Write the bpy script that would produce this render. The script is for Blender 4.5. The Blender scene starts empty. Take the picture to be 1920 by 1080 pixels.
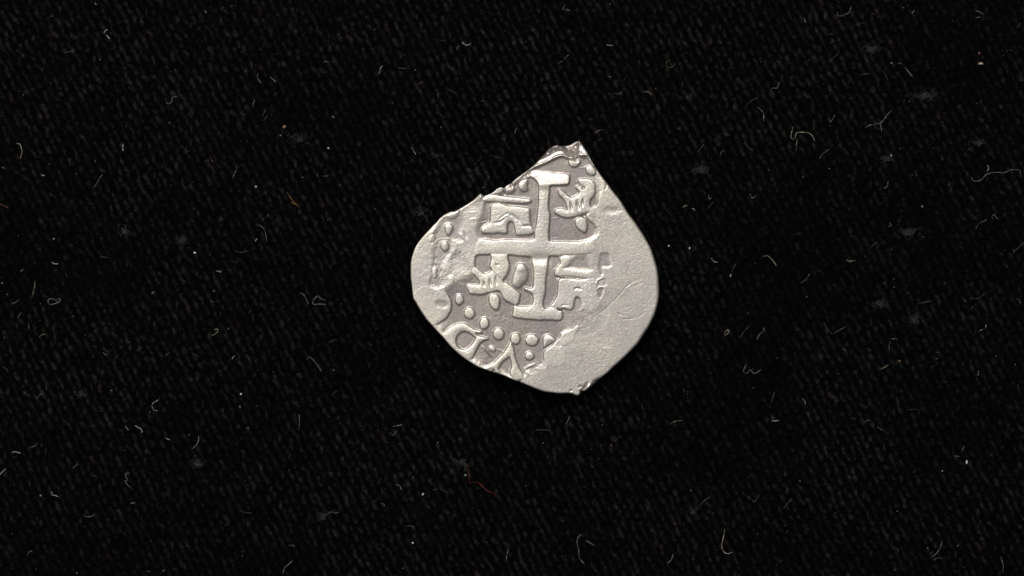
import bpy, math
import numpy as np

# ---------------------------------------------------------------- scale, camera, light
# 1 photograph unit u = 0.046 mm; the coin is about 22 mm tall and 1.6 mm thick.
S = 4.6e-5
ZTOP = 38.0 * S              # height of the coin's face above the cloth
DIST = 0.50                  # lens to coin face

scene = bpy.context.scene
cam_d = bpy.data.cameras.new("camera")
cam = bpy.data.objects.new("camera", cam_d)
scene.collection.objects.link(cam)
scene.camera = cam
cam.location = (0, 0, ZTOP + DIST)
cam.rotation_euler = (0, 0, 0)
cam_d.sensor_width = 36.0
cam_d.lens = 36.0 * DIST / (1920 * S)
cam_d.clip_start = 0.01
cam_d.clip_end = 10.0
cam_d.dof.use_dof = True
cam_d.dof.focus_distance = DIST + 4 * S
cam_d.dof.aperture_fstop = 10.0

world = bpy.data.worlds.new("World")
scene.world = world
world.use_nodes = True
bg = world.node_tree.nodes["Background"]
bg.inputs[0].default_value = (1.0, 0.985, 0.97, 1)
bg.inputs[1].default_value = 0.20

def area(name, loc, size, power, col):
    d = bpy.data.lights.new(name, 'AREA')
    d.shape = 'DISK'; d.size = size; d.energy = power; d.color = col
    o = bpy.data.objects.new(name, d)
    scene.collection.objects.link(o)
    o.location = loc
    from mathutils import Vector
    o.rotation_euler = (Vector((0.002, 0.001, 0)) - Vector(loc)).to_track_quat('-Z', 'Y').to_euler()
    return o
area("key_lamp", (-0.12, 0.40, 0.44), 0.42, 5.1, (1.0, 0.97, 0.925))
area("side_lamp", (-0.34, -0.06, 0.44), 0.24, 0.45, (1.0, 0.97, 0.94))

scene.view_settings.view_transform = 'Standard'
scene.view_settings.look = 'None'
scene.view_settings.exposure = 0.0
scene.view_settings.gamma = 1.0
scene.view_settings.use_curve_mapping = False
scene.render.engine = 'CYCLES'

rng = np.random.default_rng(7)
COL = scene.collection

# ---------------------------------------------------------------- helpers
TAB = np.random.default_rng(3).random((8, 256, 256))
def vnoise(x, y, size, k=0):
    """smooth value noise in 0..1 with the given cell size"""
    x = np.asarray(x) / size + 37.3 * k; y = np.asarray(y) / size + 11.7 * k
    xi = np.floor(x).astype(int); yi = np.floor(y).astype(int)
    fx = x - xi; fy = y - yi
    fx = fx * fx * (3 - 2 * fx); fy = fy * fy * (3 - 2 * fy)
    t = TAB[k % 8]
    a = t[yi & 255, xi & 255]; b = t[yi & 255, (xi + 1) & 255]
    c = t[(yi + 1) & 255, xi & 255]; d = t[(yi + 1) & 255, (xi + 1) & 255]
    return (a * (1 - fx) + b * fx) * (1 - fy) + (c * (1 - fx) + d * fx) * fy
def fbm(x, y, size, k=0, o=3):
    r = 0; a = 1; s = 0
    for i in range(o):
        r = r + a * (vnoise(x, y, size / 2 ** i, k + i) - .5); s += a; a *= .55
    return r / s
def sstep(t):
    t = np.clip(t, 0, 1); return t * t * (3 - 2 * t)

def chaikin(p, n=1, closed=True):
    p = np.array(p, float)
    for _ in range(n):
        q = np.roll(p, -1, 0) if closed else p[1:]
        a = p if closed else p[:-1]
        r = np.empty((2 * len(a), 2)); r[0::2] = .78 * a + .22 * q; r[1::2] = .22 * a + .78 * q
        p = r if closed else np.vstack([p[:1], r, p[-1:]])
    return p

def poly_sdf(X, Y, p):
    d = np.full(X.shape, 1e9); ins = np.zeros(X.shape, bool)
    n = len(p)
    for i in range(n):
        ax, ay = p[i]; bx, by = p[(i + 1) % n]
        ex, ey = bx - ax, by - ay
        L = ex * ex + ey * ey + 1e-12
        t = np.clip(((X - ax) * ex + (Y - ay) * ey) / L, 0, 1)
        d = np.minimum(d, (X - ax - t * ex) ** 2 + (Y - ay - t * ey) ** 2)
        if ay != by:
            c = ((ay > Y) != (by > Y)) & (X < (bx - ax) * (Y - ay) / (by - ay) + ax)
            ins ^= c
    d = np.sqrt(d)
    return np.where(ins, -d, d)
def line_dist(X, Y, p):
    d = np.full(X.shape, 1e9); tt = np.zeros(X.shape)
    n = len(p)
    for i in range(n - 1):
        ax, ay = p[i]; bx, by = p[i + 1]
        ex, ey = bx - ax, by - ay
        L = ex * ex + ey * ey + 1e-12
        t = np.clip(((X - ax) * ex + (Y - ay) * ey) / L, 0, 1)
        e = (X - ax - t * ex) ** 2 + (Y - ay - t * ey) ** 2
        m = e < d
        d = np.where(m, e, d); tt = np.where(m, (i + t) / (n - 1), tt)
    return np.sqrt(d), tt
def ell(cx, cy, rx, ry, rot=0, seed=0, n=18, wob=.07):
    r = np.random.default_rng(seed + int(cx * 7 + cy))
    a = np.linspace(0, 2 * math.pi, n, endpoint=False)
    k = 1 + wob * (r.random(n) - .5) * 2
    x = rx * np.cos(a) * k; y = ry * np.sin(a) * k
    c, s = math.cos(math.radians(rot)), math.sin(math.radians(rot))
    return [(cx + x[i] * c - y[i] * s, cy + x[i] * s + y[i] * c) for i in range(n)]

# ---------------------------------------------------------------- materials
def mat(name):
    m = bpy.data.materials.new(name); m.use_nodes = True
    nt = m.node_tree
    return m, nt, nt.nodes["Principled BSDF"]
def N(nt, kind, **kw):
    n = nt.nodes.new(kind)
    for k, v in kw.items(): setattr(n, k, v)
    return n
def MIX(nt, fac, a, b, blend='MIX'):
    n = N(nt, 'ShaderNodeMix', data_type='RGBA', blend_type=blend)
    for sock, v in ((n.inputs[0], fac), (n.inputs[6], a), (n.inputs[7], b)):
        if isinstance(v, bpy.types.NodeSocket): nt.links.new(v, sock)
        elif isinstance(v, (int, float)): sock.default_value = v
        else: sock.default_value = (*v, 1)
    return n.outputs[2]
def RANGE(nt, v, a, b, c, d):
    n = N(nt, 'ShaderNodeMapRange'); nt.links.new(v, n.inputs[0])
    for i, q in enumerate((a, b, c, d)): n.inputs[1 + i].default_value = q
    return n.outputs[0]

# silver: worn bright metal, toned brown-grey where the struck field kept its patina
M_SILVER, nt, bs = mat("worn_silver")
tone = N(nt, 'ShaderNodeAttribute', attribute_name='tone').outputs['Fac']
tc = N(nt, 'ShaderNodeTexCoord').outputs['Object']
def noise(scale, detail=3, rough=.55):
    n = N(nt, 'ShaderNodeTexNoise'); n.inputs['Scale'].default_value = scale
    n.inputs['Detail'].default_value = detail; n.inputs['Roughness'].default_value = rough
    nt.links.new(tc, n.inputs['Vector']); return n.outputs['Fac']
U = 1 / S
n_fine = noise(U / 3.0, 2, .7); n_mid = noise(U / 14, 4); n_big = noise(U / 75, 3)
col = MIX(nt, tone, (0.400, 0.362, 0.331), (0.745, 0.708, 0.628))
col = MIX(nt, RANGE(nt, n_big, .38, .62, 0, .95), col, MIX(nt, 1.0, col, (0.86, 0.865, 0.92), 'MULTIPLY'))
col = MIX(nt, RANGE(nt, n_mid, .45, .68, 0, .68), col, MIX(nt, 1.0, col, (0.74, 0.71, 0.70), 'MULTIPLY'))
col = MIX(nt, RANGE(nt, n_fine, .46, .70, 0, .62), col, MIX(nt, 1.0, col, (0.60, 0.57, 0.56), 'MULTIPLY'))
col = MIX(nt, RANGE(nt, n_fine, .46, .30, 0, .50), col, MIX(nt, 1.0, col, (1.34, 1.33, 1.30), 'MULTIPLY'))
nt.links.new(col, bs.inputs['Base Color'])
bs.inputs['Metallic'].default_value = 0.86
nt.links.new(RANGE(nt, n_mid, .3, .7, .40, .54), bs.inputs['Roughness'])
bmp = N(nt, 'ShaderNodeBump'); bmp.inputs['Strength'].default_value = 0.22
bmp.inputs['Distance'].default_value = 0.75 * S
nt.links.new(noise(U / 2.3, 2, .7), bmp.inputs['Height'])
nt.links.new(bmp.outputs[0], bs.inputs['Normal'])

# cloth: black, crowns of the yarn a little faded and dusty
M_CLOTH, nt, bs = mat("black_woven_cloth")
fade = N(nt, 'ShaderNodeAttribute', attribute_name='fade').outputs['Fac']
tc = N(nt, 'ShaderNodeTexCoord').outputs['Object']
col = MIX(nt, fade, (0.0011, 0.0011, 0.0013), (0.0112, 0.0111, 0.0112))
tint = MIX(nt, RANGE(nt, noise(U / 16, 2), .35, .65, 0, 1), (1.22, .93, .88), (.88, 1.04, 1.05))
col = MIX(nt, 1.0, col, tint, 'MULTIPLY')
nt.links.new(col, bs.inputs['Base Color'])
bs.inputs['Roughness'].default_value = 1.0
bs.inputs['Specular IOR Level'].default_value = 0.0

def fibre_mat(name, c, tr=0.0):
    m, nt, bs = mat(name)
    tc = N(nt, 'ShaderNodeTexCoord').outputs['Object']
    n = N(nt, 'ShaderNodeTexNoise'); n.inputs['Scale'].default_value = U / 9
    nt.links.new(tc, n.inputs['Vector'])
    dark = tuple(v * .22 for v in c)
    nt.links.new(MIX(nt, RANGE(nt, n.outputs['Fac'], .35, .62, 0, 1), dark, c), bs.inputs['Base Color'])
    bs.inputs['Roughness'].default_value = .7
    bs.inputs['Specular IOR Level'].default_value = .25
    return m
MF = {
    'white': fibre_mat("white_lint", (.78, .77, .74)),
    'grey': fibre_mat("grey_lint", (.34, .34, .335)),
    'dim': fibre_mat("dim_lint", (.12, .12, .12)),
    'tan': fibre_mat("tan_lint", (.52, .45, .35)),
    'orange': fibre_mat("straw_orange", (.30, .16, .06)),
    'red': fibre_mat("red_thread_dye", (.20, .030, .024)),
    'green': fibre_mat("green_fibre_dye", (.075, .19, .06)),
    'brown': fibre_mat("brown_seed", (.30, .19, .115)),
    'cloud': fibre_mat("pale_dust", (.027, .0265, .026)),
    'rust': fibre_mat("rust_lint", (.26, .13, .10)),
}
M_FUZZ, nt, bs = mat("black_fuzz")
fade = N(nt, 'ShaderNodeAttribute', attribute_name='fade').outputs['Fac']
nt.links.new(MIX(nt, fade, (0.0015, 0.0015, 0.0018), (0.06, 0.057, 0.055)), bs.inputs['Base Color'])
bs.inputs['Roughness'].default_value = .9
bs.inputs['Specular IOR Level'].default_value = .1

# ---------------------------------------------------------------- mesh output
def mesh_obj(name, V, F, m, parent=None, loc=(0, 0, 0), normals=None, attrs=None, smooth=True):
    me = bpy.data.meshes.new(name)
    V = np.asarray(V, np.float32); F = np.asarray(F, np.int32)
    me.vertices.add(len(V)); me.vertices.foreach_set('co', V.ravel())
    k = F.shape[1]
    me.loops.add(F.size); me.loops.foreach_set('vertex_index', F.ravel())
    me.polygons.add(len(F))
    me.polygons.foreach_set('loop_start', np.arange(0, F.size, k, dtype=np.int32))
    me.polygons.foreach_set('use_smooth', np.full(len(F), smooth))
    me.update(calc_edges=True)
    for an, av in (attrs or {}).items():
        a = me.attributes.new(an, 'FLOAT', 'POINT'); a.data.foreach_set('value', np.asarray(av, np.float32))
    if normals is not None:
        me.normals_split_custom_set_from_vertices(normals.astype(float).tolist())
    me.materials.append(m)
    o = bpy.data.objects.new(name, me); COL.objects.link(o)
    o.location = loc
    if parent: o.parent = parent
    return o
def tag(o, label, cat=None, group=None, kind=None):
    o['label'] = label
    if cat: o['category'] = cat
    if group: o['group'] = group
    if kind: o['kind'] = kind
    return o

# ---------------------------------------------------------------- cloth
ALONG = np.array([0.455, 0.89]); ACROSS = np.array([0.89, -0.455])
PU, PV = 12.4, 14.3          # yarn crown pitch along and across the rib
def hsh(i, j, k):
    return TAB[k][(i * 7 + j * 131 + 17 * k) & 255, (j * 5 + i * 29 + 3 * k) & 255]
def cloth_field(x, y):
    """relief (u) and fading 0..1 of the woven cloth at photograph position x, y"""
    wx = x + 5 * fbm(x, y, 90, 1, 2) + 3.0 * fbm(x, y, 22, 3, 2); wy = y + 6 * fbm(x, y, 110, 2, 2) + 3.0 * fbm(x, y, 20, 4, 2)
    u = (wx * ALONG[0] + wy * ALONG[1]) / PU; v = (wx * ACROSS[0] + wy * ACROSS[1]) / PV
    j0 = np.floor(v).astype(int)
    h = np.zeros_like(u); f = np.zeros_like(u)
    for dj in (-1, 0, 1):
        j = j0 + dj
        uu = u + 0.37 * j
        i0 = np.floor(uu).astype(int)
        for di in (-1, 0, 1):
            i = i0 + di
            cu = i + .5 + .8 * (hsh(i, j, 0) - .5); cv = j + .5 + .40 * (hsh(i, j, 1) - .5)
            du = uu - cu; dv_ = v - cv + .5 * du * (hsh(i, j, 4) - .5)
            b = np.clip(1 - (du / .62) ** 2 - (dv_ / .46) ** 2, 0, 1)
            h = np.maximum(h, np.sqrt(b) * (.55 + .45 * hsh(i, j, 2)))
            g = np.clip(1 - (du / (.50 + .50 * hsh(i, j, 5))) ** 2 - (dv_ / (.13 + .20 * hsh(i, j, 6))) ** 2, 0, 1)
            f = np.maximum(f, g * (.22 + .78 * hsh(i, j, 3) ** 2.6))
    patch = np.clip(.70 + 1.7 * fbm(x, y, 150, 5, 3) + 1.6 * np.clip(fbm(x, y, 30, 2, 2) - .12, 0, 1), .25, 1.7)
    strand = vnoise(v * PV, u * PU, 3.0, 6) * .6 + vnoise(v * PV / 2.6, u * PU / 9 * 2.6, 1.0, 7) * .8
    f = f * patch * (.10 + 1.25 * strand) * (.30 + 1.4 * vnoise(x, y, 3.4, 3)) + .05 * np.clip(fbm(x, y, 34, 1, 3) * 3, 0, 1)
    return 3.4 * h + 1.6 * fbm(x, y, 60, 2, 2), np.clip(f, 0, 1)

def w_at(px, py, z=0.0):
    """world x, y of a photograph position for something at height z (units u)"""
    k = (DIST + ZTOP - z * S) / DIST
    return (np.asarray(px, float) - 960) * S * k, (540 - np.asarray(py, float)) * S * k

st = 2.7
gx = np.arange(-230, 2150 + st, st); gy = np.arange(-180, 1260 + st, st)
X, Y = np.meshgrid(gx, gy)
H, FD = cloth_field(X, Y)
H = H + .5 * (vnoise(X, Y, 4.0, 2) - .5)
wx, wy = w_at(X, Y)
V = np.stack([wx, wy, H * S], -1).reshape(-1, 3)
nx, ny = len(gx), len(gy)
idx = np.arange(nx * ny).reshape(ny, nx)
F = np.stack([idx[1:, :-1], idx[1:, 1:], idx[:-1, 1:], idx[:-1, :-1]], -1).reshape(-1, 4)
cloth = mesh_obj('cloth', V, F, M_CLOTH, attrs={'fade': FD.ravel()})
tag(cloth, 'black woven cloth with faint diagonal ribs under the coin', kind='structure')

# ---------------------------------------------------------------- coin outline and relief
OUT = [(1082.8,263.7),(1086,263.4),(1090,268),(1094,274),(1100,283),(1104.5,291),(1109,301),(1114,309.5),(1120,318.5),
(1127.5,329),(1138.5,343.5),(1150,359),(1163,375),(1172,390),(1178,400),(1190,415),(1200,430),(1207,440.5),(1214,453),
(1221,466),(1225,477),(1229,490),(1232.5,503),(1235,520),(1236,537),(1236.5,550),(1235,562),(1233,572),(1228,590),
(1222,602),(1216,614),(1208,626),(1200,638.5),(1196,645),(1188,653),(1175,666),(1163,677.5),(1150,689),(1140,699),
(1130,706.5),(1122,712),(1110,724),(1100,732),(1094,734),(1090.5,732),(1088.5,735),(1088,739),(1084,742.5),(1079,741.3),(1074,739),
(1065,737.3),(1050,738.2),(1035,736.5),(1020,734.5),(1008,730.5),(997,726),(985,721),(975,716.5),(973,714.5),(970,715),(960,711),
(945,704.5),(930,699.5),(918,696),(905,691.5),(893,686.5),(880,678),(868,670),(858,662),(845,650),(835,638),(828.5,630.6),
(820,622),(812,613),(800.7,601),(792.4,589),(783,574),(779.4,566.7),(775.5,562),(773.5,552),(772,535),(770,522),(769.7,510.7),
(769.7,496),(771,485.7),(774,475),(778.5,463),(785,453),(792.4,444),(801.7,433.7),(811.9,422.6),(819,416),(824.8,408.7),
(834,401.8),(843.3,397),(852.6,396.3),(861,391.6),(871,385.6),(880.4,380.2),(889.3,373.7),(893.9,369),(898.5,364),(902.2,363),
(904.8,365),(906,367.7),(917,364.4),(924.4,360.7),(931,354.3),(937.4,351),(941.8,350.8),(944.6,353.6),(948.5,348.7),(956,344.5),
(958.6,344.6),(960,341.8),(967,335.3),(977,327.9),(986.5,321.4),(994,315.7),(1001.3,309.3),(1009.6,301),(1017,292.6),(1024,286),
(1024.4,283.3),(1031.9,276.9),(1039.3,272.7),(1045.7,271.3),(1049.4,273.2),(1058.7,273.2),(1068.9,271.3),(1077,266.2)]
OUTS = chaikin(OUT, 1)

cs = 0.8
cgx = np.arange(764, 1243, cs); cgy = np.arange(258, 749, cs)
CX0, CY0 = np.meshgrid(cgx, cgy)
SD0 = poly_sdf(CX0, CY0, OUTS)
gyy, gxx = np.gradient(SD0, cs)
snap = (SD0 > 0) & (SD0 < 1.5 * cs)
CX = np.where(snap, CX0 - SD0 * gxx, CX0); CY = np.where(snap, CY0 - SD0 * gyy, CY0)
SD = np.where(snap, 0, SD0)
ins = SD0 < 0
cell_any = ins[1:, :-1] | ins[1:, 1:] | ins[:-1, 1:] | ins[:-1, :-1]
ny, nx = CX.shape

def win(p, pad):
    p = np.asarray(p)
    x0 = max(0, int((p[:, 0].min() - pad - cgx[0]) / cs)); x1 = min(nx, int((p[:, 0].max() + pad - cgx[0]) / cs) + 2)
    y0 = max(0, int((p[:, 1].min() - pad - cgy[0]) / cs)); y1 = min(ny, int((p[:, 1].max() + pad - cgy[0]) / cs) + 2)
    return slice(y0, y1), slice(x0, x1)

RAISE = 3.3                       # relief of the worn high level over the struck field
rag = .9 * fbm(CX, CY, 7, 1, 2) * 2 + .5 * fbm(CX, CY, 2.6, 4, 2)       # ragged edges of the strike
CARVE = np.zeros_like(CX); TONE = .74 + .07 * np.clip((940 - CX) / 120, 0, 1) + .22 * fbm(CX, CY, 45, 6, 3); PART = np.zeros((ny - 1, nx - 1), int)

SOFT = np.ones_like(CX)           # how much the hammering and wear has softened the strike, place by place
for sx_, sy_, sr_, sk_ in ((895,405,26,5),(898,440,14,3),(1125,350,20,4),(1126,330,14,3),(864,526,24,4.5),(836,541,12,2),(1095,602,26,3.5),(1065,616,12,1.5),(1005,700,20,4),(826,614,13,3),
                           (893,684,22,3),(940,702,20,3),(1112,436,16,2),(1104,590,12,2),(1020,684,10,2),(880,515,10,3),(1095,480,26,3)):
    SOFT += sk_ * np.exp(-((CX - sx_) ** 2 + (CY - sy_) ** 2) / sr_ ** 2)
def field(p, depth=RAISE, w=2.0, tone=1.0, ragged=1.0, n=1):
    p = chaikin(p, n); s = win(p, 4 * w + 8); w = w * SOFT[s]
    d = poly_sdf(CX[s], CY[s], p) + rag[s] * ragged
    t = sstep(.5 - d / (2 * w))
    CARVE[s] = np.maximum(CARVE[s], depth * t)
    TONE[s] = np.minimum(TONE[s], 1 - tone * sstep(.5 - d / (2 * w + 1)))

# struck field (recessed areas)
field([(900,447),(915,450),(930,451.5),(950,449.5),(975,450.5),(1002,451),(1006,451),(1010,420),(1013,380),(1013,343),(1003,334),(996,331.5),
       (985,335),(965,346),(950,356),(935,364),(915,368),(905,385),(897,408),(895,432)], w=2.2)                       # upper left quarter
field([(1024,453),(1031,453.3),(1040,453.6),(1060,453.2),(1080,454.5),(1095,452.5),(1108,449),(1118,441),(1120.5,430),(1114,420),(1104,413),
       (1098,404),(1100,392),(1107,388),(1113,388.5),(1119,385),(1121.5,377),(1123,366),(1124,352),(1125,340),(1124,329),(1117,317),(1108,303),
       (1099,291),(1092,292),(1084,296),(1068,298),(1053,292),(1035,298),(1018,306),(1000,313),(994,319),(1010,340)], w=1.8)  # upper right quarter and top
field([(1000,480.5),(975,479.5),(955,477),(935,475),(917,476.5),(900,477),(893,478.5),(890.5,486),(890.5,500),(888,512),(880,519),(866,521),
       (852,530),(842,538),(835,545),(838,560),(842,580),(832,597),(818,607),(826,618),(838,632),(852,650),(868,663),(885,674),(900,683),
       (915,690),(935,697),(955,706),(968,709),(984,704),(988,696),(1000,697),(1012,690),(1022,684),(1020,672),(1019,662),(1024,655),(1033,650),
       (1042,641),(1049,634),(1052,626),(1061,620),(1073,615),(1084,608),(1097,602),(1106,594),(1103,588),(1097,582),(1090,578),(1060,572),
       (1035,575),(1010,590),(1002,560)], w=2.0)                                                                       # lower left quarter and legend
field([(1024,479.3),(1047,479.3),(1050,486),(1052,493),(1046,500),(1040.5,505),(1041,514),(1045.5,518.5),(1060,518.6),(1060,521),(1047,523),(1046.5,540),
       (1045,555),(1041,562),(1036,570),(1031,575),(1026,580),(1014,580),(1018,530)], w=1.3, ragged=.6)               # lower right quarter
field([(1073.5,584),(1075.5,575),(1077,563),(1079,558),(1083,556.3),(1087,558),(1089,563),(1090,573),(1091,584)], w=1.4, ragged=.4)   # castle door
field([(1068,476),(1052,481),(1060,500),(1056,503),(1045,503),(1040,515),(1046,519),(1100,522),(1100,524),(1050,522),(1046,530),(1046,516),(1050,490),(1046,478)], 1.6, 3, .2)
# shallow worn hollows
field([(1057,503),(1066,498),(1073,487),(1083,478),(1100,478),(1103,487),(1106,500),(1110,507),(1090,506),(1075,504)], 1.6, 2.6, .8)
field([(1125,475),(1143,475),(1144,490),(1149,499),(1138,502),(1129,499),(1131,514),(1127,516),(1121,503),(1124,490)], 1.0, 2.0, .8)
field([(1120.5,541),(1126,537.5),(1133,539),(1131,548),(1127,559),(1122,557)], .9, 1.5, .8)
field([(1121,527),(1128,522),(1138,523),(1140,536),(1123,538)], .6, 3, .35)
field([(1075.5,543),(1079,538.5),(1084,537.5),(1089,540),(1091.5,543.5),(1083,542.3)], 3.2, 1.0, .6, .3)
field([(822,445),(850,448),(848,474),(837,484),(831,500),(835,512),(856,513),(859,532),(840,542),(815,541),(804,531),(812,515),(811,480),(815,460)], 1.5, 5.0, .5, 2.0)
field([(812,482),(822,478),(831,481),(828,497),(831,512),(827,522),(835,534),(828,541),(812,537),(805,529),(816,526),(816,510),(811,497)], 1.7, 3.4, .6, 2.4)
field([(832,408),(850,411),(862,404),(868,393),(878,400),(876,415),(866,430),(862,440),(870,450),(850,452),(835,449),(812,454),(803,448),
       (815,434),(824,424),(826,414)], 1.5, 6.5, .62, 1.6)
field([(845,480),(860,470),(872,490),(884,512),(868,520),(850,516)], 1.8, 6, .3, 2)
field([(818,567),(826,564),(836,566),(841,571),(837,576),(826,576),(818,573)], 2.0, 2.5, .45, 2.4)
field([(1168,392),(1150,402),(1132,396),(1140,388)], .9, 5, .2)
field([(920,468),(955,466),(1000,472),(1000,481),(950,480),(920,478)], 1.6, 5, .25)      # sagging underside of the cross arm
field([(1028,468),(1070,466),(1105,470),(1100,480),(1028,480)], 1.2, 5, .2)
field([(990,492),(1030,492),(1030,480),(990,480)], 2.0, 6, .15, 0)                       # dip where the lower stem leaves the arm
field([(880,380),(905,378),(918,388),(917,412),(900,420),(886,404)], 2.6, 5, .38, 1.5)
field([(1000,690),(1016,688),(1020,698),(1006,706),(990,706)], .6, 3, .2, 2)
field([(1085,600),(1110,590),(1135,575),(1140,590),(1120,620),(1090,625),(1075,620)], 1.0, 8, .2)

WEAK = np.ones_like(CX)            # places where the strike left the field almost level with the worn plain
for sx_, sy_, sr_, sk_ in ((1098,604,36,.92),(1070,616,14,.35),(1008,700,24,.75),(862,524,24,.55),(838,542,12,.3),(895,408,20,.35),(893,686,18,.5),(828,616,12,.5),(1124,345,20,.5)):
    WEAK -= sk_ * np.exp(-((CX - sx_) ** 2 + (CY - sy_) ** 2) / sr_ ** 2)
CARVE *= np.clip(WEAK, .12, 1)
HB = RAISE - CARVE
DEV = np.full_like(CX, -50.0)

PARTS = [('flan', None)]
def device(name, polys, h=RAISE, w=2.4, dome=.6, n=1, holes=(), label=None, ragged=.55, tone=1.0, base=0.0, own=True):
    """a raised device: one part of the coin. polys are outlines in the photograph's units"""
    pid = None
    if own:
        PARTS.append((name, label)); pid = len(PARTS) - 1
    for p in polys:
        p = chaikin(p, n); s = win(p, w + 5)
        d = poly_sdf(CX[s], CY[s], p)
        for q in holes:
            d = np.maximum(d, -poly_sdf(CX[s], CY[s], chaikin(q, 1)) - 1.3)
        d = d + rag[s] * ragged
        t = sstep(.5 - (d - .45) / (1.2 * w * (.7 + .3 * SOFT[s])))
        rise = h * t + 2.4 * dome * (1 - np.exp(np.minimum(d + w * .3, 0) / 5.0))
        DEV[s] = np.maximum(DEV[s], np.where(d < w * 1.3, base + rise, -50))
        TONE[s] = np.maximum(TONE[s], tone * sstep(.5 - (d + .3) / 2.0))
        if own:
            dc = .25 * (d[1:, :-1] + d[1:, 1:] + d[:-1, 1:] + d[:-1, :-1])
            sub = PART[s[0].start:s[0].stop - 1, s[1].start:s[1].stop - 1]
            sub[(dc < .9) & (sub == 0)] = pid

device('cross', [[(995,320),(1010,321.8),(1040,324.8),(1060,326.5),(1068.5,328.5),(1067,343.5),(1064,345.5),(1045,346.8),(1030.5,346.8),(1029.8,360),
        (1028.3,375),(1028,395),(1031.3,400.5),(1030,416),(1028.6,436),(1028.6,449),(1031,453),(1060,453),(1080,454.3),(1095,452.3),(1108,449),
        (1116,444),(1116,474),(1100,477),(1060,478),(1047,479),(1028.6,479),(1028,486),(1026,500),(1023.7,515),(1022.2,530),(1022.6,545),(1021.5,553),
        (1018.6,560),(1017.2,571),(1018.5,576),(1023,580),(1028,578.5),(1033,576),(1042,578),(1045,580),(1047.5,582),(1054.3,582.3),(1055.3,592),
        (1054,597),(1049,600.7),(1035,599.8),(1020,599),(1014,600),(1011,599.6),(1000,598.6),(980,597),(960,594),(962.5,584),(963,573),(975,575),
        (990,575.6),(998,573),(1000,565),(1000,551),(993,548),(984,543),(983,538),(990,540.5),(1000,541.5),(1001,520),(1002,507),(1000,500),(998,494),
        (998,480.5),(975,479.5),(955,477),(935,476),(917,476.5),(900,477),(893,478),(890,470),(892,455),(900,447.5),(915,450.2),(930,451.5),
        (950,449.5),(975,450.5),(1002,450.5),(1002.7,436),(1005,425),(1008,405),(1009.5,390),(1010.6,375),(1010.8,352),(1009,343),(1003,335.5),(996,332)]],
       w=2.1, dome=.30, label='raised cross of thin bars with wide end strokes')
device('castle', [[(904,368),(920,365.5),(940,367.5),(960,370),(985,372.5),(994.5,374.5),(995,377.5),(993,380),(985,381.3),(968,381),(950,379.6),(930,378),(912,378),(904,376)],
       [(920,384),(935,381.3),(945,384),(955,387),(968,386.5),(980,389),(993.3,390.5),(993.5,400),(993,412),(995,424),(1000,428),(1001,436),(996,438.5),
        (985,440.5),(968,440.3),(966.8,432),(964.5,422),(962,416),(957,414),(952,417),(950.3,424),(951,432),(950,436.8),(943,437.3),(935,435.5),(928,436.8),
        (912,437.3),(905,436.5),(902,431.5),(904,426.5),(912,421),(919.5,416),(920,400)]], w=2.7, dome=.35, label='castle with a roof bar and an arched door, upper left')
device('battlement', [[(945,357),(952,350),(962,347),(965,357),(960,363),(949,362)], [(973,342),(985,335),(990,337),(990,358),(979,360),(972,352)]], h=2.8, w=4, dome=.8, ragged=2.4, tone=.5, own=False)
device('lion', [[(1084,339),(1087,335.6),(1095,335),(1105,336),(1112,339),(1115.7,344),(1116.2,352),(1115.6,362),(1112,369),(1107,374),(1105.3,380),(1107,387),
        (1112,392),(1118,398),(1116,408),(1106,405),(1100,401),(1088,402.3),(1075,406.3),(1065,408),(1055,406.5),(1045,402.5),(1040,398),(1042,393),
        (1050,391),(1060,393),(1064,395.5),(1064,390),(1062,383),(1060.5,378),(1055,371.5),(1049,365.5),(1046.7,358),(1050,355),(1056,358),(1063,365),
        (1070,370.5),(1076,370),(1083,366),(1087.5,360),(1084,356.5),(1080,351.5),(1081,349),(1086,350),(1090.5,351),(1090,348.5),(1087.5,345)],
       [(1078,413),(1085,408),(1092,407),(1100,412),(1100.7,425),(1099,434),(1096,436.3),(1089,431.5),(1081,425.5),(1079,418)]], w=2.2, dome=.3,
       label='rampant lion with ribbed mane and round eye, upper right')
device('lion', [[(919,475),(922,485),(919,493),(918,499),(923,505),(921,509),(915,512.3),(909,514),(904,511),(899,506),(893,502.5),(888,500),(884,510),(893,519),
        (897.5,524),(900,530),(899,535),(885,533.5),(877,533.5),(874.5,537),(877.5,543),(880,549),(884,551.5),(890,550.5),(897,552.5),(905,551.5),(915,549),
        (925,546),(932,544.5),(938,546),(941,551),(943,558),(948,563),(955,567),(961,569.5),(966,573.5),(973,567),(974.3,556),(975.3,551),(970,546),(963,540),
        (957,535),(950,531),(944.5,529.5),(942,525),(946,521),(950,514.5),(953.5,507),(955,498),(953.3,488),(951.3,482),(953,475)],
       [(916.5,556),(922,551.5),(932,552),(936,557),(936.3,570),(933,580),(928,580.5),(921,575),(917.5,567)]], w=2.4, dome=.3,
       label='rampant lion with a slit eye and outstretched paws, lower left')
device('lion_tail', [[(966,501),(970,495.5),(976,493),(984,496),(988.5,503),(990,512),(988,525),(980,533),(972,540),(966,538),(960,533),(961,522),(964,512)]], h=2.6, w=4, dome=.8, tone=.55, own=False)
device('lion_tail', [[(966.5,503),(970,496),(976,493.5),(983,496),(987,503),(986,511),(978,515),(969,512)]], h=3.6, w=3, dome=.8, tone=.8, own=False)
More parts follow.
